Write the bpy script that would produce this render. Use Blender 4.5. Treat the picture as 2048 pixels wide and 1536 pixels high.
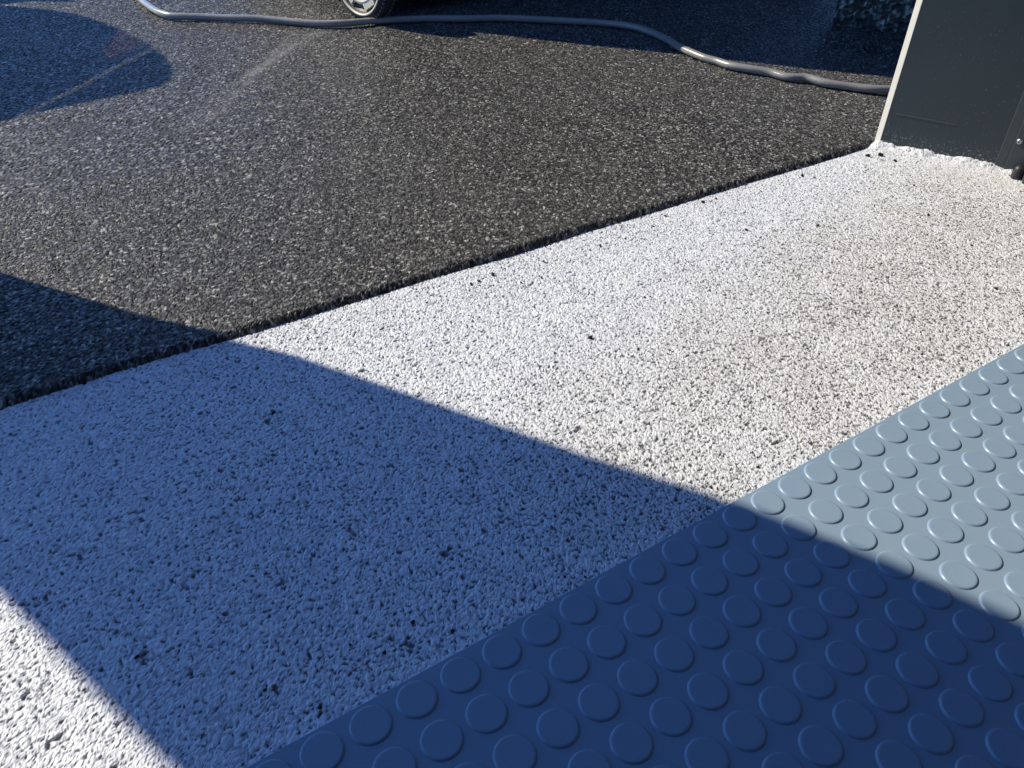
import bpy, bmesh, math, random
import numpy as np
from mathutils import Vector, Matrix

for o in list(bpy.data.objects):
    bpy.data.objects.remove(o)
S = bpy.context.scene
C = S.collection
random.seed(4)
rng = np.random.default_rng(11)

# ------------------------------------------------------------------ camera
CAM = np.array([-0.4447, -0.2727, 0.4859])
RC = np.array([[0.83576036, -0.54883381, 0.0169139],
               [-0.32406382, -0.51788056, -0.79169588],
               [0.44326884, 0.65618685, -0.61068122]])      # rows: right, down, forward
cam_d = bpy.data.cameras.new('camera')
cam_d.sensor_width = 36
cam_d.lens = 36 * 1610 / 2048
cam_d.clip_start = 0.02
cam_d.clip_end = 2000
cam = bpy.data.objects.new('camera', cam_d)
C.objects.link(cam)
M = Matrix.Identity(4)
for r in range(3):
    M[r][0] = RC[0][r]; M[r][1] = -RC[1][r]; M[r][2] = -RC[2][r]; M[r][3] = CAM[r]
cam.matrix_world = M
S.camera = cam

# ------------------------------------------------------------------ sky, sun, exposure
AZ = np.array([0.55, -0.835])            # direction in which shadows fall on the ground
ELEV = math.radians(38)
TE = math.tan(ELEV)
W = bpy.data.worlds.new('World'); S.world = W
W.use_nodes = True
nt = W.node_tree
bg = nt.nodes['Background']
sky = nt.nodes.new('ShaderNodeTexSky')
sky.sky_type = 'NISHITA'
sky.sun_disc = False
sky.sun_elevation = ELEV
sky.sun_rotation = math.atan2(-AZ[0], -AZ[1])
sky.air_density = 0.55
sky.dust_density = 0.0
sky.ozone_density = 10.0
nt.links.new(sky.outputs[0], bg.inputs[0])
bg.inputs[1].default_value = 0.15
sd = bpy.data.lights.new('sun', 'SUN')
sd.energy = 3.6
sd.angle = math.radians(0.53)
sd.color = (1.0, 0.90, 0.70)
sun = bpy.data.objects.new('sun', sd); C.objects.link(sun)
sun.rotation_euler = Vector((AZ[0], AZ[1], -TE)).to_track_quat('-Z', 'Y').to_euler()
sun.location = (-3, 5, 5)
vs = S.view_settings
vs.view_transform = 'Standard'; vs.look = 'None'; vs.gamma = 1; vs.exposure = 0.65
vs.use_curve_mapping = False

# ------------------------------------------------------------------ helpers
def G(px, py, z=0.0):
    """point at height z that the photograph shows at pixel px, py"""
    d = RC.T @ np.array([(px - 1024) / 1610, (py - 768) / 1610, 1.0])
    return CAM + d * ((z - CAM[2]) / d[2])

def proj(p):
    q = RC @ (np.asarray(p, float) - CAM)
    return 1024 + 1610 * q[0] / q[2], 768 + 1610 * q[1] / q[2], q[2]

def back(p, h):
    """point h above p's height whose shadow falls on p"""
    s = h / TE
    return np.array([p[0] - AZ[0] * s, p[1] - AZ[1] * s, p[2] + h])

def link(name, me, mat=None, parent=None):
    o = bpy.data.objects.new(name, me)
    if mat: me.materials.append(mat) if not me.materials else None
    C.objects.link(o)
    if parent: o.parent = parent
    return o

def tag(o, label=None, cat=None, group=None, kind=None):
    if label: o['label'] = label
    if cat: o['category'] = cat
    if group: o['group'] = group
    if kind: o['kind'] = kind
    return o

def empty(name, loc=(0, 0, 0), rz=0):
    o = bpy.data.objects.new(name, None); C.objects.link(o)
    o.location = loc; o.rotation_euler[2] = rz
    o.empty_display_size = 0.05
    return o

def bm_obj(name, bm, mat, parent=None, smooth=False):
    me = bpy.data.meshes.new(name)
    bmesh.ops.recalc_face_normals(bm, faces=bm.faces)
    bm.to_mesh(me); bm.free()
    if smooth:
        for p in me.polygons: p.use_smooth = True
    return link(name, me, mat, parent)

def box(bm, lo, hi, mat=None, bevel=0.0):
    vs_ = []
    r = bmesh.ops.create_cube(bm, size=1.0)
    for v in r['verts']:
        v.co = Vector([lo[i] + (v.co[i] + 0.5) * (hi[i] - lo[i]) for i in range(3)])
    if bevel:
        es = list({e for v in r['verts'] for e in v.link_edges})
        r2 = bmesh.ops.bevel(bm, geom=es, offset=bevel, segments=2, affect='EDGES', profile=0.6)
    if mat is not None:
        bmesh.ops.transform(bm, matrix=mat, verts=bm.verts)

def cyl(bm, a, b, r, seg=16, r2=None):
    a = Vector(a); b = Vector(b)
    q = (b - a).to_track_quat('Z', 'Y').to_matrix().to_4x4()
    m = Matrix.Translation((a + b) / 2) @ q
    bmesh.ops.create_cone(bm, cap_ends=True, segments=seg, radius1=r, radius2=r if r2 is None else r2,
                          depth=(b - a).length, matrix=m)

def prism(bm, pts, z0, z1):
    """extrude a plan polygon"""
    lo = [bm.verts.new((p[0], p[1], z0)) for p in pts]
    hi = [bm.verts.new((p[0], p[1], z1)) for p in pts]
    n = len(pts)
    bm.faces.new(lo[::-1]); bm.faces.new(hi)
    for i in range(n):
        bm.faces.new((lo[i], lo[(i + 1) % n], hi[(i + 1) % n], hi[i]))

def lathe(bm, prof, seg, mat=None, a0=0, closed=True):
    """profile (r, h) about +Z"""
    rings = []
    for r, h in prof:
        rings.append([bm.verts.new((r * math.cos(2 * math.pi * k / seg), r * math.sin(2 * math.pi * k / seg), h)) for k in range(seg)])
    for a, b in zip(rings[:-1], rings[1:]):
        for k in range(seg):
            bm.faces.new((a[k], a[(k + 1) % seg], b[(k + 1) % seg], b[k]))
    if mat is not None:
        bmesh.ops.transform(bm, matrix=mat, verts=[v for r in rings for v in r])
    return rings

# ------------------------------------------------------------------ materials
class Mat:
    def __init__(s, name, base=(.5, .5, .5), rough=.5, spec=.5, metal=0.0):
        s.m = bpy.data.materials.new(name); s.m.use_nodes = True
        s.t = s.m.node_tree; s.b = s.t.nodes['Principled BSDF']
        s.b.inputs['Base Color'].default_value = (*base, 1)
        s.b.inputs['Roughness'].default_value = rough
        s.b.inputs['Specular IOR Level'].default_value = spec
        s.b.inputs['Metallic'].default_value = metal
    def n(s, typ, **kw):
        nd = s.t.nodes.new(typ)
        for k, v in kw.items():
            if k.startswith('i_'):
                nd.inputs[k[2:].replace('_', ' ')].default_value = v
            else:
                setattr(nd, k, v)
        return nd
    def l(s, a, b): s.t.links.new(a, b)
    def coord(s):
        return s.n('ShaderNodeTexCoord').outputs['Object']
    def noise(s, scale, detail=3, rough=.55, vec=None):
        nd = s.n('ShaderNodeTexNoise'); nd.inputs['Scale'].default_value = scale
        nd.inputs['Detail'].default_value = detail; nd.inputs['Roughness'].default_value = rough
        s.l(vec if vec is not None else s.coord(), nd.inputs['Vector'])
        return nd.outputs['Fac']
    def ramp(s, fac, stops):
        nd = s.n('ShaderNodeValToRGB')
        e = nd.color_ramp.elements
        while len(e) < len(stops): e.new(0.5)
        for el, (p, c) in zip(e, stops):
            el.position = p; el.color = (*c, 1) if len(c) == 3 else c
        s.l(fac, nd.inputs[0])
        return nd.outputs[0]
    def mix(s, fac, a, b, blend='MIX'):
        nd = s.n('ShaderNodeMix', data_type='RGBA', blend_type=blend)
        for sock, v in ((nd.inputs[0], fac), (nd.inputs[6], a), (nd.inputs[7], b)):
            if isinstance(v, (int, float)): sock.default_value = v
            elif isinstance(v, tuple): sock.default_value = (*v, 1)
            else: s.l(v, sock)
        return nd.outputs[2]
    def math(s, op, a, b=0.0):
        nd = s.n('ShaderNodeMath', operation=op)
        for sock, v in ((nd.inputs[0], a), (nd.inputs[1], b)):
            if isinstance(v, (int, float)): sock.default_value = v
            else: s.l(v, sock)
        return nd.outputs[0]
    def attr(s, name):
        return s.n('ShaderNodeAttribute', attribute_name=name).outputs['Fac']
    def base(s, c): s.l(c, s.b.inputs['Base Color'])
    def rough(s, c): s.l(c, s.b.inputs['Roughness'])
    def bump(s, h, dist=.001, strength=1.0):
        nd = s.n('ShaderNodeBump'); nd.inputs['Strength'].default_value = strength
        nd.inputs['Distance'].default_value = dist
        s.l(h, nd.inputs['Height']); s.l(nd.outputs[0], s.b.inputs['Normal'])

# asphalt: per-grain tone, pale scuffs
a = Mat('asphalt', rough=.4, spec=.18)
tone = a.attr('tone'); scuff = a.attr('scuff')
col = a.ramp(tone, [(0, (.004, .004, .004)), (.28, (.018, .0175, .017)), (.50, (.075, .0735, .070)), (.75, (.25, .245, .23)), (1, (.52, .51, .48))])
big = a.noise(2.2, 4)
col = a.mix(a.math('MULTIPLY', a.math('SUBTRACT', big, .35), .8), col, (.090, .089, .086))
col = a.mix(scuff, col, (.26, .255, .24))
a.base(col)
a.rough(a.ramp(tone, [(0, (.55,) * 3), (1, (.30,) * 3)]))
a.bump(a.noise(900, 2), .0006, .6)
M_ASPH = a.m

# white-painted aggregate strip
p = Mat('white_paint', rough=.45, spec=.5)
cov = p.attr('cover'); tn = p.attr('tone'); dirt = p.attr('dirt')
paint = p.ramp(tn, [(0, (.36, .375, .41)), (.45, (.68, .71, .77)), (1, (.86, .89, .94))])
paint = p.mix(dirt, paint, (.58, .555, .51))
stone = p.ramp(tn, [(0, (.05, .05, .055)), (1, (.22, .22, .22))])
p.base(p.mix(cov, stone, paint))
p.bump(p.noise(1300, 2), .0004, .5)
M_PAINT = p.m

# studded rubber
r_ = Mat('rubber', rough=.42, spec=.5)
vec = r_.coord()
c = r_.mix(r_.noise(6, 4, vec=vec), (.22, .315, .42), (.24, .335, .44))
sp = r_.ramp(r_.noise(420, 2, vec=vec), [(.0, (0, 0, 0)), (.74, (0, 0, 0)), (.78, (1, 1, 1))])
c = r_.mix(r_.math('MULTIPLY', sp, .5), c, (.62, .63, .62))
dust = r_.ramp(r_.noise(3.5, 6, .65, vec=vec), [(.45, (0, 0, 0)), (.75, (1, 1, 1))])
c = r_.mix(r_.math('MULTIPLY', dust, .10), c, (.42, .42, .41))
r_.base(c)
r_.rough(r_.ramp(r_.noise(9, 4, vec=vec), [(.3, (.31,) * 3), (.7, (.40,) * 3)]))
r_.bump(r_.noise(1500, 2, vec=vec), .0001, .35)
M_RUB = r_.m

# dark coated metal panel
d_ = Mat('dark_coated_metal', rough=.38, spec=.5)
vec = d_.coord()
c = d_.mix(d_.noise(5, 4, vec=vec), (.024, .038, .045), (.040, .056, .063))
sp = d_.ramp(d_.noise(330, 2, vec=vec), [(0, (0, 0, 0)), (.67, (0, 0, 0)), (.70, (1, 1, 1))])
c = d_.mix(d_.math('MULTIPLY', sp, .35), c, (.30, .33, .34))
xyz = d_.n('ShaderNodeSeparateXYZ'); d_.l(vec, xyz.inputs[0])
low = d_.ramp(d_.math('ADD', xyz.outputs['Z'], d_.math('MULTIPLY', d_.noise(30, 3, vec=vec), .02)), [(.012, (1, 1, 1)), (.045, (0, 0, 0))])
spl = d_.ramp(d_.noise(260, 3, vec=vec), [(.56, (0, 0, 0)), (.64, (1, 1, 1))])
c = d_.mix(d_.math('MULTIPLY', d_.math('MULTIPLY', low, spl), .55), c, (.6, .61, .62))
mp = d_.n('ShaderNodeMapping'); mp.inputs['Scale'].default_value = (1, 1, .12); d_.l(vec, mp.inputs[0])
scr = d_.ramp(d_.noise(90, 4, vec=mp.outputs[0]), [(.66, (0, 0, 0)), (.72, (1, 1, 1))])
c = d_.mix(d_.math('MULTIPLY', scr, .18), c, (.14, .15, .155))
d_.base(c)
d_.rough(d_.ramp(d_.noise(14, 5, vec=vec), [(.3, (.30,) * 3), (.7, (.48,) * 3)]))
M_PANEL = d_.m
d2 = Mat('panel_flange_metal', (.055, .068, .072), rough=.42)
d2.base(d2.mix(d2.noise(40, 4), (.045, .058, .062), (.07, .083, .086)))
M_FLANGE = d2.m
tr = Mat('cream_trim', rough=.5)
tr.base(tr.mix(tr.noise(60, 4), (.66, .64, .57), (.76, .74, .67)))
M_TRIM = tr.m
sc = Mat('zinc_screw', (.5, .5, .5), rough=.35, metal=1.0)
sc.base(sc.mix(sc.noise(300, 3), (.4, .4, .4), (.62, .62, .62)))
M_SCREW = sc.m
bk = Mat('black_plastic', rough=.5)
bk.base(bk.mix(bk.noise(120, 3), (.012, .012, .014), (.022, .022, .024)))
M_BLACK = bk.m

h_ = Mat('grey_hose', rough=.3, spec=.5)
vec = h_.coord()
h_.base(h_.mix(h_.noise(35, 5, vec=vec), (.20, .197, .187), (.30, .293, .277)))
h_.rough(h_.ramp(h_.noise(50, 4, vec=vec), [(.3, (.24,) * 3), (.7, (.42,) * 3)]))
h_.bump(h_.noise(160, 3, vec=vec), .0008, .5)
h_.b.inputs['Coat Weight'].default_value = .7; h_.b.inputs['Coat Roughness'].default_value = .3
M_HOSE = h_.m

ty = Mat('tyre_rubber', rough=.65)
ty.base(ty.mix(ty.noise(150, 4), (.014, .014, .015), (.030, .030, .030)))
M_TYRE = ty.m
gr = Mat('grey_wheel_web', rough=.55)
gr.base(gr.mix(gr.noise(80, 4), (.055, .055, .05), (.085, .082, .075)))
M_WEB = gr.m
cr = Mat('cream_rim', rough=.4)
cr.base(cr.mix(cr.noise(70, 5), (.62, .60, .50), (.78, .76, .66)))
M_RIM = cr.m
cb = Mat('cart_body', rough=.5)
cb.base(cb.mix(cb.noise(8, 4), (.025, .027, .032), (.04, .042, .047)))
M_CART = cb.m
rb = Mat('rough_concrete', rough=.7)
tn = rb.attr('tone')
rb.base(rb.ramp(tn, [(0, (.015, .018, .018)), (.35, (.04, .046, .042)), (.6, (.16, .18, .16)), (.8, (.42, .45, .40)), (1, (.7, .74, .66))]))
M_BLOCK = rb.m
wd = Mat('weathered_wood', rough=.6)
wv = wd.n('ShaderNodeTexWave'); wv.inputs['Scale'].default_value = 14; wv.inputs['Distortion'].default_value = 4
wd.l(wd.coord(), wv.inputs['Vector'])
wd.base(wd.mix(wv.outputs['Fac'], (.20, .13, .07), (.30, .21, .12)))
M_WOOD = wd.m
tg = Mat('dim_light_insert', (.5, .35, .25), rough=.1)
trn = tg.n('ShaderNodeBsdfTransparent'); trn.inputs[0].default_value = (.60, .42, .30, 1)
mx = tg.n('ShaderNodeMixShader'); mx.inputs[0].default_value = .9
tg.l(tg.b.outputs[0], mx.inputs[1]); tg.l(trn.outputs[0], mx.inputs[2])
tg.l(mx.outputs[0], tg.t.nodes['Material Output'].inputs['Surface'])
M_TINT = tg.m  # dims the sun through the added insert for a faint light patch

# ------------------------------------------------------------------ height fields
def vnoise(X, Y, cell, seed):
    r = np.random.default_rng(seed).random((512, 512)).astype(np.float32)
    u = X / cell + 1000.37; v = Y / cell + 1000.71
    i = np.floor(u).astype(int); j = np.floor(v).astype(int)
    fu = u - i; fv = v - j
    fu = fu * fu * (3 - 2 * fu); fv = fv * fv * (3 - 2 * fv)
    g = lambda a, b: r[a % 512, b % 512]
    return (g(i, j) * (1 - fu) * (1 - fv) + g(i + 1, j) * fu * (1 - fv) + g(i, j + 1) * (1 - fu) * fv + g(i + 1, j + 1) * fu * fv)

def fbm(X, Y, cell, seed, o=4):
    s = 0; a_ = .5; t = 0
    for k in range(o):
        s = s + a_ * vnoise(X, Y, cell / 2 ** k, seed + k); t += a_; a_ *= .5
    return s / t

def stones(X, Y, cell, seed):
    """angular grains: returns height (in cells), random tone of the grain on top"""
    q = np.random.default_rng(seed)
    N = 512
    R_ = q.random((N * N, 8)).astype(np.float32)
    an = R_[:, 6] * math.pi; el = .7 + .5 * R_[:, 7]
    R_[:, 4:6] = (R_[:, 4:6] - .5) * 1.1
    # metric matrix rows of each grain's ellipse
    R_ = np.concatenate([R_[:, :6], np.stack([np.cos(an) / el, np.sin(an) / el, -np.sin(an) * el, np.cos(an) * el], 1).astype(np.float32)], 1)
    shp = X.shape
    # warp the lookup so that the grains come out angular and unequal
    wx = (vnoise(X, Y, cell * .75, seed + 100) - .5) * .75 + (vnoise(X, Y, cell * 2.6, seed + 102) - .5) * 1.2
    wy = (vnoise(X, Y, cell * .75, seed + 101) - .5) * .75 + (vnoise(X, Y, cell * 2.6, seed + 103) - .5) * 1.2
    u = (X / cell + wx).ravel().astype(np.float64); v = (Y / cell + wy).ravel().astype(np.float64)
    i0 = np.floor(u).astype(np.int32); j0 = np.floor(v).astype(np.int32)
    fu = (u - i0).astype(np.float32); fv = (v - j0).astype(np.float32)
    H = np.full(u.shape, -9., np.float32); T = np.zeros(u.shape, np.float32)
    for di in (-1, 0, 1):
        for dj in (-1, 0, 1):
            g = R_[((i0 + di) % N) * N + (j0 + dj) % N]
            dx = fu - di - g[:, 0]; dy = fv - dj - g[:, 1]
            dd = np.hypot(dx * g[:, 6] + dy * g[:, 7], dx * g[:, 8] + dy * g[:, 9])
            h = .55 * g[:, 2] + g[:, 4] * dx + g[:, 5] * dy - 2.2 * np.clip(dd - .50, 0, None)
            m = h > H
            H = np.where(m, h, H); T = np.where(m, g[:, 3], T)
    return np.clip(H, -1.0, 1.2).reshape(shp), T.reshape(shp)

def grid(x0, x1, y0, y1, st):
    nx = int(round((x1 - x0) / st)) + 1; ny = int(round((y1 - y0) / st)) + 1
    X, Y = np.meshgrid(np.linspace(x0, x1, nx), np.linspace(y0, y1, ny))
    idx = np.arange(nx * ny).reshape(ny, nx)
    F = np.stack([idx[:-1, :-1], idx[:-1, 1:], idx[1:, 1:], idx[1:, :-1]], -1).reshape(-1, 4)
    return X, Y, F

def sheet(name, parts, attrs, mat, smooth=True):
    """parts: list of (verts Nx3, faces Mx4, dict attr->N). One mesh."""
    V = []; F = []; A = {k: [] for k in attrs}; off = 0
    for v, f, d in parts:
        V.append(v); F.append(f + off); off += len(v)
        for k in attrs: A[k].append(d.get(k, np.full(len(v), .4 if k == 'tone' else 0.)))
    V = np.concatenate(V).astype(np.float32); F = np.concatenate(F).astype(np.int32)
    me = bpy.data.meshes.new(name)
    me.vertices.add(len(V)); me.vertices.foreach_set('co', V.ravel())
    me.loops.add(F.size); me.loops.foreach_set('vertex_index', F.ravel())
    me.polygons.add(len(F)); me.polygons.foreach_set('loop_start', np.arange(0, F.size, 4, dtype=np.int32))
    me.polygons.foreach_set('loop_total', np.full(len(F), 4, np.int32))
    me.polygons.foreach_set('use_smooth', np.full(len(F), smooth))
    for k in attrs:
        at = me.attributes.new(k, 'FLOAT', 'POINT')
        at.data.foreach_set('value', np.concatenate(A[k]).astype(np.float32))
    me.update(calc_edges=True)
    return link(name, me, mat)

def flat(x0, x1, y0, y1, z):
    return (np.array([[x0, y0, z], [x1, y0, z], [x1, y1, z], [x0, y1, z]]), np.array([[0, 1, 2, 3]]), {})

def sstep(a_, b_, x):
    t = np.clip((x - a_) / (b_ - a_), 0, 1); return t * t * (3 - 2 * t)

def seg_dist(X, Y, P, Q):
    P = np.array(P[:2]); Q = np.array(Q[:2]); d = Q - P; L = d @ d
    t = np.clip(((X - P[0]) * d[0] + (Y - P[1]) * d[1]) / L, 0, 1)
    return np.hypot(X - P[0] - t * d[0], Y - P[1] - t * d[1]), t

ZA = 0.0035         # asphalt surface
ZW = -0.004        # white strip surface
Y_MAT = 0.0165     # front edge of the rubber
Y_ASP = 0.474      # lower edge of the asphalt layer

# ------------------------------------------------------------------ asphalt
def scuffs(X, Y):
    s = np.zeros_like(X)
    for (pa, pb, w, k) in [((592, 88), (500, 150), .012, .55), ((575, 80), (520, 135), .008, .4),
                           ((530, 130), (420, 235), .012, .28), ((480, 165), (380, 260), .02, .16),
                           ((640, 62), (590, 88), .02, .25), ((360, 12), (330, 20), .01, .25), ((375, 3), (352, 14), .008, .3)]:
        d, t = seg_dist(X, Y, G(*pa, ZA), G(*pb, ZA))
        s = np.maximum(s, k * np.exp(-(d / w) ** 2))
    return s * (.35 + 1.1 * fbm(X, Y, .02, 77, 3))

def asphalt_part(x0, x1, y0, y1, st, cell, edge):
    X, Y, F = grid(x0, x1, y0, y1, st)
    h, T = stones(X, Y, cell, 5)
    Z = ZA + h * cell * .45 + (fbm(X, Y, .25, 31) - .5) * .004
    if edge:
        ye = Y_ASP + (fbm(X, X * 0, .09, 41, 3) - .5) * .005
        t = np.clip((Y - ye + h * .0012) / .010, 0, 1)
        prof = np.clip(1 - (1 - t) ** 1.7, 0, 1)
        Z = (ZW - .003) + (ZA + (fbm(X, Y, .25, 31) - .5) * .004 - ZW + .003) * prof + h * cell * .45 * (.35 + .65 * t)
    T3 = np.random.default_rng(int(st * 1e6)).random(X.shape)
    tone_ = np.clip(.08 + .52 * T + .42 * h + .18 * (T3 - .5), 0, 1)
    tone_ = np.where(T > .96, 1.0, tone_)
    V = np.stack([X, Y, Z], -1).reshape(-1, 3)
    return V, F, {'tone': tone_.ravel(), 'scuff': scuffs(X, Y).ravel()}

ya, yb, yc = 0.470, 0.95, 2.35
xa0, xa1, xb0, xb1 = -0.66, 1.18, -0.62, 1.62
BIG = 300
parts = [asphalt_part(xa0, xa1, ya, yb + .003, .00165, .0027, True),
         asphalt_part(xb0, xb1, yb, yc, .0027, .0030, False), asphalt_part(xa1 - .002, 1.7, ya, yb + .002, .004, .0030, True)]
parts += [flat(-BIG, BIG, ya + .02, BIG, ZA - .006)]
tag(sheet('asphalt_ground', parts, ['tone', 'scuff'], M_ASPH, False), kind='structure')

# ------------------------------------------------------------------ white painted strip
PA = np.array([0.776, 0.470]); PD = np.array([0.42, -0.907]); PD /= np.linalg.norm(PD)   # panel base line
PN = np.array([PD[1], -PD[0]])                          # faces the camera side
if PN @ (CAM[:2] - PA) < 0: PN = -PN
PL = 0.62

def strip_part(x0, x1, y0, y1, st):
    cell = .0023
    X, Y, F = grid(x0, x1, y0, y1, st)
    h, T = stones(X, Y, cell, 9)
    h2, T2 = stones(X, Y, cell * 1.9, 19)
    low = fbm(X, Y, .3, 51, 3); mid = fbm(X, Y, .05, 61, 4)
    # worn lane along the rubber and to the right, thick paint along the asphalt and by the panel
    lane = sstep(.34, .14, Y - .12 * X + (low - .5) * .22) * sstep(-.35, .15, X + (low - .5) * .3)
    d, t = seg_dist(X, Y, PA, PA + PD * PL)
    thick = np.exp(-(d / .07) ** 2)
    wear = np.clip(.30 + .50 * lane + (mid - .5) * .4 - .7 * thick - .5 * sstep(-.36, -.52, X), 0, 1)
    hg = .95 * h + .12 * h2
    pit = vnoise(X, Y, .0036, 171) * vnoise(X, Y, .010, 173)
    hole = sstep(.68, .80, pit)
    Z = ZW + hg * cell * .55 * (1 - .45 * thick) + (low - .5) * .004 - hole * .0022
    Z += .010 * np.exp(-(d / .012) ** 1.4) * (.4 + 1.2 * fbm(X, Y, .02, 91, 3))
    cover = sstep(-.42 + .40 * wear, -.08 + .48 * wear, hg + (T - .5) * .4 * wear) * (1 - .8 * hole)
    dirt_ = np.clip(.5 * lane * (.35 + mid) - .1, 0, .5)
    V = np.stack([X, Y, Z], -1).reshape(-1, 3)
    return V, F, {'tone': np.clip(.75 * T + .2 * T2 + .25 * h, 0, 1).ravel(), 'cover': cover.ravel(), 'dirt': dirt_.ravel()}

sx0, sx1 = -0.66, 0.98
parts = [strip_part(sx0, sx1, 0.0, .49, .00107)]
def fl2(*a_):
    v, f, dct = flat(*a_); return v, f, {'tone': np.full(4, .5), 'cover': np.full(4, .9), 'dirt': np.full(4, .1)}
parts += [fl2(-4, sx0, -4, .50, ZW - .001), fl2(sx1, 4, -4, .50, ZW - .001), fl2(sx0, sx1, -4, .0, ZW - .003)]
tag(sheet('white_painted_strip', parts, ['tone', 'cover', 'dirt'], M_PAINT, False), kind='structure')

# loose dark grit on the white strip
bm = bmesh.new()
spots = [(1180, 676, 5.5), (1110, 706, 4), (985, 550, 4.5), (958, 563, 4), (942, 568, 3.5), (1492, 460, 4), (1406, 405, 4.5), (1200, 492, 3.5),
         (1330, 432, 3), (1604, 352, 3), (1432, 398, 2.5), (1285, 770, 3), (1250, 478, 2.5), (1180, 500, 2.5), (1760, 310, 5), (1735, 312, 4), (1790, 322, 3),
         (905, 1265, 7), (770, 1305, 7), (825, 1245, 6), (700, 1290, 5), (1170, 1155, 6), (1130, 1155, 5), (275, 1315, 7), (640, 1415, 6), (530, 1380, 5), (650, 1160, 4)]
for k in range(26):
    spots.append((random.uniform(250, 1900), 0, random.uniform(2, 3.4)))
for px, py, sz in spots:
    if py == 0:
        q = np.array([random.uniform(-.35, .75), random.uniform(.05, .46), 0])
    else:
        q = G(px, py, ZW)
    dist = np.linalg.norm(q - CAM)
    r = sz * dist / 1610 * (.65 if dist < .85 else .9)
    m = Matrix.Translation((q[0], q[1], ZW + r * .35)) @ Matrix.Rotation(random.uniform(0, 6), 4, 'Z') @ Matrix.Diagonal((1.25, .8, .6, 1))
    ret = bmesh.ops.create_icosphere(bm, subdivisions=1, radius=r, matrix=m)
    for v in ret['verts']:
        v.co += Vector([random.uniform(-.45, .45) * r for _ in range(3)])
tag(bm_obj('grit', bm, M_ASPH), 'tiny loose dark grit chips scattered on the white strip', 'grit', kind='stuff')

# ------------------------------------------------------------------ studded rubber mat
mat_root = tag(empty('rubber_mat', (0, 0, 0)), 'blue-grey studded rubber mat beside the white strip, half in shadow', 'mat')
bm = bmesh.new()
box(bm, (-.908, -.8415, -.0045), (.875, Y_MAT, 0.0), bevel=.0006)
bm_obj('sheet', bm, M_RUB, mat_root, smooth=False)
P_ = .033
SR = .0137
def stud_bm(bm, cx=0, cy=0, seg=40):
    prof = [(SR + .0005, -.0003), (SR, .0003), (SR - .0004, .0009), (SR - .0010, .00128), (SR - .0017, .00138), (SR - .0028, .00136)]
    rings = lathe(bm, prof, seg, Matrix.Translation((cx, cy, 0)))
    bm.faces.new(rings[-1])
bm = bmesh.new(); stud_bm(bm)
stud_me = bpy.data.meshes.new('stud')
bmesh.ops.recalc_face_normals(bm, faces=bm.faces)
bm.to_mesh(stud_me); bm.free()
for pl in stud_me.polygons: pl.use_smooth = True
stud_me.materials.append(M_RUB)
cand = []
for i in range(-27, 27):
    for j in range(0, 26):
        x, y = i * P_, -j * P_
        u, v, dz = proj((x, y, 0))
        vis = dz > .05 and -40 < u < 2090 and -40 < v < 1580
        cand.append((0 if vis else 1, (x - CAM[0]) ** 2 + (y - CAM[1]) ** 2, x, y))
cand.sort()
print('studs in view', sum(1 for c_ in cand if c_[0] == 0))
for c_ in cand[:300]:
    o = bpy.data.objects.new('stud', stud_me); C.objects.link(o)
    o.parent = mat_root; o.location = (c_[2], c_[3], 0); o.rotation_euler[2] = random.uniform(0, 6.28)
sv = np.array([v.co[:] for v in stud_me.vertices]); 
prof_n = 6
rest = cand[300:]
ringv = sv.reshape(prof_n, 40, 3)[[0, 2, 4, 5], ::4].reshape(-1, 3)        # lighter copy: 10 sides, 4 rings
fq = []
for r0 in range(3):
    for k in range(10):
        fq.append((r0 * 10 + k, r0 * 10 + (k + 1) % 10, (r0 + 1) * 10 + (k + 1) % 10, (r0 + 1) * 10 + k))
for k in range(1, 8, 2):
    fq.append((30, 30 + k, 30 + k + 1, 30 + k + 2))
fq = np.array(fq)
sf = sheet('stud_field', [(ringv + np.array([c_[2], c_[3], 0]), fq, {}) for c_ in rest], [], M_RUB)
sf.parent = mat_root
tag(sf, kind='stuff')

# ------------------------------------------------------------------ dark metal side panel on the right
ang = math.atan2(PD[1], PD[0])
pan = tag(empty('metal_side_panel', (PA[0], PA[1], ZW), ang), 'dark slate metal panel with pale edge standing on the white strip', 'panel')
# local frame: +x along the panel (towards the camera side), y sign of camera side:
side = 1 if PN @ np.array([-PD[1], PD[0]]) > 0 else -1
def pbox(name, x0, x1, y0, y1, z0, z1, mat, bevel=0.0, parent=pan):
    bm = bmesh.new()
    ys = sorted((y0 * side, y1 * side))
    box(bm, (x0, ys[0], z0), (x1, ys[1], z1), bevel=bevel)
    return bm_obj(name, bm, mat, parent)
pbox('sheet', 0, PL, -.006, 0, 0.0, 2.0, M_PANEL, .0008)
pbox('seam_ridge', .012, .10, .0, .0007, .055, .0575, M_FLANGE)
pbox('fold', .172, .186, .0, .0022, 0.0, 2.0, M_FLANGE, .0008)
pbox('flange', .186, .215, .0, .006, 0.0, 2.0, M_FLANGE, .001)
pbox('post', .215, .30, .0, .035, 0.0, 2.0, M_FLANGE, .003)
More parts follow.
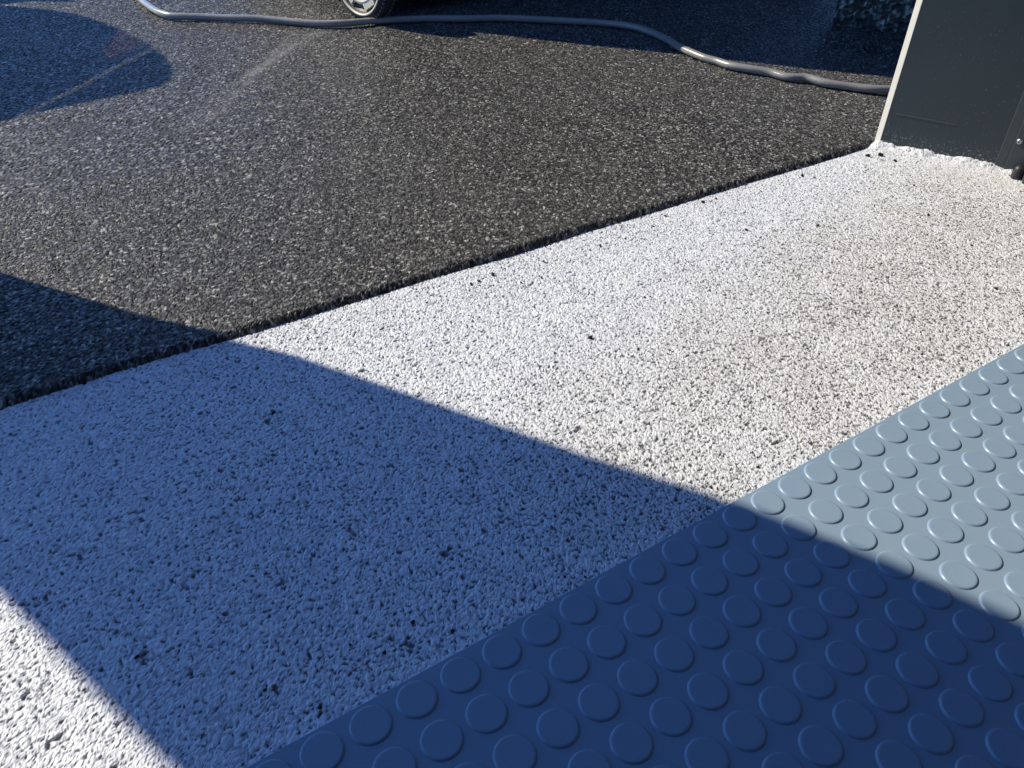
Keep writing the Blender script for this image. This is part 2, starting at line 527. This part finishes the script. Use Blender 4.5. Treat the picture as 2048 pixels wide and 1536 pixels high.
# pale edge strip, turned towards the sun
bm = bmesh.new()
box(bm, (-.003, -.0055, 0), (.003, .0055, 2.0), bevel=.0008)
tm = bm_obj('edge_trim', bm, M_TRIM, pan)
tm.location = (-.003, -.005 * side, 0)
tm.rotation_euler[2] = math.atan2(.15, -1.0) - ang
def pan_pt(lx, z): return np.array([PA[0] + PD[0] * lx + PN[0] * .006, PA[1] + PD[1] * lx + PN[1] * .006, ZW + z])
SCZ = min(np.arange(.005, .12, .001), key=lambda z: abs(proj(pan_pt(.1925, z))[1] - 283))
print('screw', SCZ, proj(pan_pt(.1925, SCZ)), proj(pan_pt(.17, .01)), proj(pan_pt(.197, .01)))
for (sx, sz) in [(.1925, SCZ), (.1925, .36), (.1925, .66)]:
    bm = bmesh.new()
    R = Matrix.Translation((sx, .006 * side, sz)) @ Matrix.Rotation(-math.pi / 2 * side, 4, 'X')
    rings = lathe(bm, [(.0045, 0), (.0044, .0012), (.003, .0024), (.0016, .0026), (.0014, .0014)], 18, R)
    bm.faces.new(rings[-1])
    bm_obj('screw', bm, M_SCREW, pan, smooth=True)
bm = bmesh.new()
lathe(bm, [(.0001, .018), (.006, .017), (.008, .012), (.009, .0), (.009, -.002)], 18, Matrix.Translation((.207, .016 * side, .002)))
bm_obj('foot', bm, M_BLACK, pan, smooth=True)

# ------------------------------------------------------------------ garden hose
def catmull(P, n):
    out = []
    P = [2 * P[0] - P[1]] + P + [2 * P[-1] - P[-2]]
    for i in range(1, len(P) - 2):
        for k in range(n):
            t = k / n
            out.append(.5 * (2 * P[i] + (P[i + 1] - P[i - 1]) * t + (2 * P[i - 1] - 5 * P[i] + 4 * P[i + 1] - P[i + 2]) * t * t
                             + (3 * P[i] - P[i - 1] - 3 * P[i + 1] + P[i + 2]) * t ** 3))
    out.append(P[-2]); return out

HR = .0076
zc = ZA + HR + .001
hp = [(262, -22), (282, 0), (304, 17), (325, 28), (350, 33), (410, 34), (470, 37), (530, 39), (600, 45), (650, 47.5), (700, 47), (760, 41.5), (850, 37), (930, 38), (1000, 37), (1100, 40),
      (1200, 46), (1262, 54), (1305, 66), (1335, 80), (1362, 97), (1402, 114), (1436, 123), (1462, 132), (1500, 139), (1540, 145), (1575, 154), (1612, 157), (1650, 166), (1700, 173), (1745, 179), (1790, 181), (1850, 186)]
pts = [G(x, y, zc) for x, y in hp]
pts += [pts[-1] + np.array([.12, -.10, 0]), pts[-1] + np.array([.5, -.16, 0])]
pts = [pts[0] + np.array([.05, .35, 0])] + pts
path = catmull(pts, 8)
bm = bmesh.new()
rings = []
SEG = 14
for k, q in enumerate(path):
    a0 = path[max(0, k - 1)]; a1 = path[min(len(path) - 1, k + 1)]
    tdir = (a1 - a0); tdir /= np.linalg.norm(tdir)
    nx = np.array([-tdir[1], tdir[0], 0])
    wob = .0004 * math.sin(k * .37)
    rr = HR * (1 + .02 * math.sin(k * .31))
    c_ = q + nx * wob + np.array([0, 0, .0007 + .0007 * math.sin(k * .23)])
    rings.append([bm.verts.new(c_ + rr * (math.cos(2 * math.pi * s / SEG) * nx * 1.04 + math.sin(2 * math.pi * s / SEG) * np.array([0, 0, .97]))) for s in range(SEG)])
for A_, B_ in zip(rings[:-1], rings[1:]):
    for s in range(SEG):
        bm.faces.new((A_[s], A_[(s + 1) % SEG], B_[(s + 1) % SEG], B_[s]))
bm.faces.new(rings[0]); bm.faces.new(rings[-1])
tag(bm_obj('garden_hose', bm, M_HOSE, smooth=True), 'grey garden hose snaking over the asphalt into shadow', 'hose')

# ------------------------------------------------------------------ wheeled cart beyond the hose
def edge_pt(px, py, y):
    g = G(px, py, ZA); s = (y - g[1]) / -AZ[1]
    return np.array([g[0] - AZ[0] * s, y, ZA + s * TE])
YF = 1.60
e0 = edge_pt(800, 49, YF); e1 = edge_pt(1790, 156, YF)
sl = (e1[0] - e0[0]) / (e1[2] - e0[2])
xl = lambda z: e0[0] + sl * (z - e0[2])
print('cart edge', e0, e1)
wg = G(724, 42, ZA)
cart = tag(empty('service_cart', (wg[0] + .1, wg[1], ZA)), 'dark wheeled cart with pale-rimmed wheel standing behind the hose', 'cart')
off = np.array([wg[0] + .1, wg[1], ZA])
def loc(p): return Vector(np.asarray(p) - off)
bm = bmesh.new()
zb, zt, yb_, xr = ZA + .05, 1.5, 2.45, 2.1
c8 = [(xl(zb), YF, zb), (xr, YF, zb), (xr, yb_, zb), (xl(zb), yb_, zb), (xl(zt), YF, zt), (xr, YF, zt), (xr, yb_, zt), (xl(zt), yb_, zt)]
vv = [bm.verts.new(loc(c_)) for c_ in c8]
for f in ((3, 2, 1, 0), (4, 5, 6, 7), (0, 1, 5, 4), (1, 2, 6, 5), (2, 3, 7, 6), (3, 0, 4, 7)):
    bm.faces.new([vv[k] for k in f])
bm_obj('body', bm, M_CART, cart)
bm = bmesh.new()
box(bm, loc((xl(.1) + .2, 2.0, ZA + .001)), loc((xr - .2, 2.1, ZA + .051)))
bm_obj('skid', bm, M_CART, cart)
bm = bmesh.new(); box(bm, loc((xl(.1) + .02, yb_ - .05, ZA + .003)), loc((xr - .02, yb_ - .03, zb - .001)))
bm_obj('sun_block_skirt', bm, M_CART, cart)  # both skirts added to keep sun from leaking under the body
bm = bmesh.new(); box(bm, loc((xl(.1) + .02, 1.80, ZA + .003)), loc((xl(.1) + .04, yb_ - .052, zb - .001)))
bm_obj('sun_block_skirt', bm, M_CART, cart)

WR = .098
def make_wheel(cx, cy, nrm):
    nrm = np.array(nrm, float); nrm /= np.linalg.norm(nrm)
    w = bpy.data.objects.new('wheel', None); C.objects.link(w); w.parent = cart; w.empty_display_size = .05
    q = Vector((*nrm, 0)).to_track_quat('Z', 'Y')
    w.location = loc((cx, cy, ZA + WR)); w.rotation_mode = 'QUATERNION'; w.rotation_quaternion = q
    bm = bmesh.new()      # local +Z points out of the visible face
    lathe(bm, [(.076, -.036), (.088, -.037), (.0955, -.031), (WR, -.024), (WR, -.008), (.0955, .0), (.090, .004), (.0865, .0055), (.084, .0055), (.080, .003), (.078, .0), (.076, -.003), (.076, -.036)], 64)
    bm_obj('tyre', bm, M_TYRE, w, smooth=True)
    bm = bmesh.new()      # tread lugs on both shoulders
    for k in range(56):
        a_ = 2 * math.pi * k / 56
        for z0, z1, sh in ((-.033, -.026, 0), (-.007, .001, .5)):
            m_ = Matrix.Rotation(a_ + sh * 2 * math.pi / 56, 4, 'Z')
            b2 = bmesh.new(); box(b2, (WR - .004, -.0026, z0), (WR + .0012, .0026, z1)); bmesh.ops.transform(b2, matrix=m_, verts=b2.verts)
            me_ = bpy.data.meshes.new('x'); b2.to_mesh(me_); b2.free(); bm.from_mesh(me_); bpy.data.meshes.remove(me_)
    bm_obj('tread', bm, M_WEB, w)
    bm = bmesh.new()      # thin pale ring on the sidewall
    lathe(bm, [(.0805, .0030), (.0812, .0062), (.0832, .0068), (.0850, .0066), (.0856, .0045)], 64)
    bm_obj('sidewall_ring', bm, M_RIM, w, smooth=True)
    bm = bmesh.new()      # dark web behind the rim
    rings = lathe(bm, [(.0775, -.001), (.072, -.007), (.030, -.007)], 48); bm.faces.new(rings[-1])
    bm_obj('web', bm, M_WEB, w)
    bm = bmesh.new()      # pale rim disc with spokes
    rings = lathe(bm, [(.061, -.007), (.061, .001), (.056, .003), (.051, .001), (.030, .001), (.024, .006), (.010, .009)], 48); bm.faces.new(rings[-1])
    bm_obj('rim', bm, M_RIM, w)
    for k in range(5):
        bm = bmesh.new(); box(bm, (.055, -.021, -.0068), (.0725, .021, .0015), bevel=.001)
        bmesh.ops.transform(bm, matrix=Matrix.Rotation(2 * math.pi * k / 5 + SPK, 4, 'Z'), verts=bm.verts)
        bm_obj('spoke', bm, M_RIM, w)
    return w
SPK = 0.2
make_wheel(wg[0], wg[1], (-.97, -.22))
for (x, y) in [(wg[0], 2.36), (1.98, 1.66), (1.98, 2.36)]:
    make_wheel(x, y, (-.97, -.1))
bm = bmesh.new()
cyl(bm, loc((wg[0] + .04, wg[1] + .01, ZA + WR)), loc((wg[0] + .2, wg[1] + .08, .13)), .012)
bm_obj('axle', bm, M_BLACK, cart)

# ------------------------------------------------------------------ rough block beyond the panel
b0 = G(1665, 46, ZA); b1 = G(1815, 76, ZA)
dv = (b1 - b0)[:2]; dv /= np.linalg.norm(dv); nv = np.array([-dv[1], dv[0]])
if nv @ (CAM[:2] - b0[:2]) < 0: nv = -nv
def rough_wall():
    parts = []
    Lb, Db, Hb, st = .5, .22, .34, .004
    for (o_, ux, uy, La, Lc, nn) in [
            ((b0[0], b0[1], ZA), (dv[0], dv[1], 0), (0, 0, 1), Lb, Hb, (nv[0], nv[1], 0)),
            ((b0[0] - nv[0] * Db, b0[1] - nv[1] * Db, ZA), (nv[0], nv[1], 0), (0, 0, 1), Db, Hb, (-dv[0], -dv[1], 0)),
            ((b0[0] + dv[0] * Lb, b0[1] + dv[1] * Lb, ZA), (-nv[0], -nv[1], 0), (0, 0, 1), Db, Hb, (dv[0], dv[1], 0)),
            ((b0[0] - nv[0] * Db, b0[1] - nv[1] * Db, ZA), (dv[0], dv[1], 0), (0, 0, 1), Lb, Hb, (-nv[0], -nv[1], 0)),
            ((b0[0] - nv[0] * Db, b0[1] - nv[1] * Db, ZA + Hb), (dv[0], dv[1], 0), (nv[0], nv[1], 0), Lb, Db, (0, 0, 1))]:
        U, Vv, F = grid(0, La, 0, Lc, st)
        h, T = stones(U, Vv, .0085, 23)
        edge = np.minimum(np.minimum(U, La - U), np.minimum(Vv + (Lc if uy[2] else 0), Lc - Vv))
        k = np.clip(edge / .008, 0, 1)
        hh = h * .0045 * k
        P = np.array(o_) + U[..., None] * np.array(ux) + Vv[..., None] * np.array(uy) + hh[..., None] * np.array(nn)
        parts.append((P.reshape(-1, 3), F, {'tone': np.clip(.65 * T ** 1.5 + .7 * (h - .15), 0, 1).ravel()}))
    return sheet('rough_block', parts, ['tone'], M_BLOCK, False)
tag(rough_wall(), 'rough dark pebbly block standing in shade behind the metal panel', 'block')

# ------------------------------------------------------------------ invented unseen casters past the left edge, shaped to throw the shadows in view
YP = 1.05
def on_plane(px, py, z0):
    g = G(px, py, z0); s = (YP - g[1]) / -AZ[1]
    return (g[0] - AZ[0] * s, z0 + s * TE)
right = [on_plane(*q) for q in [(0, 557, ZA), (150, 603, ZA), (280, 643, ZA), (600, 727, ZW), (800, 795, ZW), (1000, 864, ZW), (1200, 935, ZW), (1440, 1011, ZW),
                                (1600, 1068, 0), (1850, 1168, 0), (2048, 1258, 0)]]
left = [on_plane(*q) for q in [(0, 1190, ZW), (100, 1292, ZW), (200, 1400, ZW), (335, 1536, ZW)]]
print('panel right edge', np.round(right, 3)); print('panel left edge', np.round(left, 3))
def ext(a_, b_, z): return (a_[0] + (b_[0] - a_[0]) * (z - a_[1]) / (b_[1] - a_[1]), z)
rx = float(np.mean([q[0] for q in right[:4]]))
poly = [(right[0][0], ZA)] + list(right)
top = 1.75
poly += [ext(right[-2], right[-1], top), ext(left[0], left[-1], top)] + left[::-1] + [ext(left[0], left[-1], ZA)]
sb = tag(empty('foreground_shadow_caster', (rx - .15, YP, ZA)), 'added unseen tapered caster outside the left edge, shaped to throw the foreground shadow', 'caster_board')
bm = bmesh.new()
fr = [bm.verts.new((q[0] - rx + .15, 0, q[1] - ZA)) for q in poly]; bkv = [bm.verts.new((q[0] - rx + .15, .018, q[1] - ZA)) for q in poly]
bm.faces.new(fr); bm.faces.new(bkv[::-1])
for k in range(len(poly)):
    bm.faces.new((fr[k], bkv[k], bkv[(k + 1) % len(poly)], fr[(k + 1) % len(poly)]))
bm_obj('caster_board', bm, M_PANEL, sb)  # invented outline, traced back from the foreground shadow's edges
for x in (-.1, .12):
    bm = bmesh.new(); box(bm, (x - .02, .019, 0), (x + .02, .26, .04), bevel=.003)
    bm_obj('foot', bm, M_BLACK, sb)

# made-up unseen tabletop shaped for the curved shadow: 0.75 m up, two leaves with an open joint and a tinted insert for its light marks
ZT = .75
def tt(px, py): return back(G(px, py, ZA), ZT - ZA)[:2]
outline = [tt(*q) for q in [(0, 245), (100, 221), (200, 200), (290, 180), (325, 171), (342, 160), (348, 146), (343, 130), (330, 114), (312, 98), (290, 84), (256, 66), (220, 50), (186, 38), (150, 28), (115, 22), (80, 18), (0, 10)]]
far = outline[-1] + (outline[-1] - outline[-2]) * 3
near = outline[0] + (outline[0] - outline[1]) * 3
gA, gB = tt(20, 246), tt(316, 94)
tri = [tt(206, 101), tt(240, 56), tt(299, 90), tt(222, 121)]
tab = tag(empty('curved_shadow_caster', (-1.5, 2.6, ZA)), 'added unseen tabletop outside the left edge, shaped to throw the curved shadow', 'caster_table')
gd = (gB - gA) / np.linalg.norm(gB - gA); gn = np.array([-gd[1], gd[0]])
full = [near] + outline + [far]
xL = min(near[0], far[0]) - .05
full = [np.array([xL, near[1]])] + full + [np.array([xL, far[1]])]
def clip(poly, p0, nrm):
    out = []
    for k in range(len(poly)):
        a_, b_ = poly[k], poly[(k + 1) % len(poly)]
        da, db = (a_ - p0) @ nrm, (b_ - p0) @ nrm
        if da >= 0: out.append(a_)
        if da * db < 0: out.append(a_ + (b_ - a_) * da / (da - db))
    return out
TO = np.array([-1.5, 2.6])
GAP = .010
leafA = clip(full, gA + gn * GAP / 2, gn)
leafB = clip(full, gA - gn * GAP / 2, -gn)
def leaf(poly):
    bm = bmesh.new(); prism(bm, [q - TO for q in poly], ZT - ZA - .003, ZT - ZA)
    return bm
bmA = leaf(leafA); oA = bm_obj('top_leaf', bmA, M_WOOD, tab)
bmB = leaf(leafB); oB = bm_obj('top_leaf', bmB, M_WOOD, tab)
# cut the insert out of the leaf it lies in
bm = bmesh.new(); prism(bm, [q - TO for q in tri], ZT - ZA - .05, ZT - ZA + .05)
cutter = bm_obj('cutter', bm, M_WOOD, tab)
for o in (oA, oB):
    md = o.modifiers.new('cut', 'BOOLEAN'); md.object = cutter; md.operation = 'DIFFERENCE'; md.solver = 'EXACT'
dg = bpy.context.evaluated_depsgraph_get()
for o in (oA, oB):
    me = bpy.data.meshes.new_from_object(o.evaluated_get(dg)); o.modifiers.clear(); o.data = me
bpy.data.objects.remove(cutter)
cen = sum(tri) / 4
bm = bmesh.new(); prism(bm, [(cen + (q - cen) * .985) - TO for q in tri], ZT - ZA - .003, ZT - ZA - .0005)
bm_obj('insert', bm, M_TINT, tab)
bm = bmesh.new()
cen2 = np.array([xL + .35, (near[1] + far[1]) / 2])
cyl(bm, (*(cen2 - TO), .03), (*(cen2 - TO), ZT - ZA - .0035), .035)
bm_obj('leg', bm, M_BLACK, tab)
bm = bmesh.new(); cyl(bm, (*(cen2 - TO), 0), (*(cen2 - TO), .03), .2, 32)
bm_obj('foot_plate', bm, M_BLACK, tab)
print('caster_table', np.round(outline, 2), near, far, cen2)

# made-up unseen seat, shaped so its edge shadow shows at the very top left
ZS = .46
q0 = back(G(154, 5, ZA), ZS - ZA); q1 = back(G(60, 2, ZA), ZS - ZA); q2 = back(G(140, -4, ZA), ZS - ZA)
stl = tag(empty('shadow_stool', (q1[0] - .2, q1[1] + .05, ZA)), 'small added unseen seat outside the upper left corner, shaped to throw a thin shadow', 'shadow_stool')
so = np.array([q1[0] - .2, q1[1] + .05, ZA])
bm = bmesh.new()
prism(bm, [(q - so)[:2] for q in (q0, q2, q1 + np.array([-.28, .12, 0]), q1 + np.array([-.30, -.02, 0]), q1)], ZS - ZA - .02, ZS - ZA)
bm_obj('seat', bm, M_CART, stl)
for dx, dy in ((-.02, .03), (-.02, .08), (-.08, .03), (-.08, .08)):
    bm = bmesh.new(); cyl(bm, (dx, dy, 0), (dx, dy, ZS - ZA - .021), .009, 10)
    bm_obj('leg', bm, M_BLACK, stl)

# ------------------------------------------------------------------ added unseen walls and ceiling behind the camera, blocking sky light over the mat
w_ = Mat('sky_blocker_boards', rough=.7)
wv = w_.n('ShaderNodeTexWave'); wv.inputs['Scale'].default_value = 9; wv.inputs['Distortion'].default_value = 5
w_.l(w_.coord(), wv.inputs['Vector'])
w_.base(w_.mix(wv.outputs['Fac'], (.045, .045, .05), (.07, .07, .075)))
sky_blocker = tag(empty('sky_blocker', (0, -.9, ZW)), 'added unseen boarded walls and ceiling that keep sky light off the rubber mat', 'sky_blocker')
def sbox(name, lo, hi):
    bm = bmesh.new(); box(bm, Vector(lo) - Vector((0, -.9, ZW)), Vector(hi) - Vector((0, -.9, ZW)))
    return bm_obj(name, bm, w_.m, sky_blocker)
sbox('left_wall', (-1.10, -1.75, ZW), (-1.0, -.05, 2.1))
sbox('right_wall', (1.06, -1.75, ZW), (1.16, -.09, 2.1))
sbox('back_wall', (-1.0, -1.75, ZW), (1.06, -1.65, 2.1))
sbox('ceiling', (-1.2, -1.85, 2.1), (1.26, -.15, 2.2))
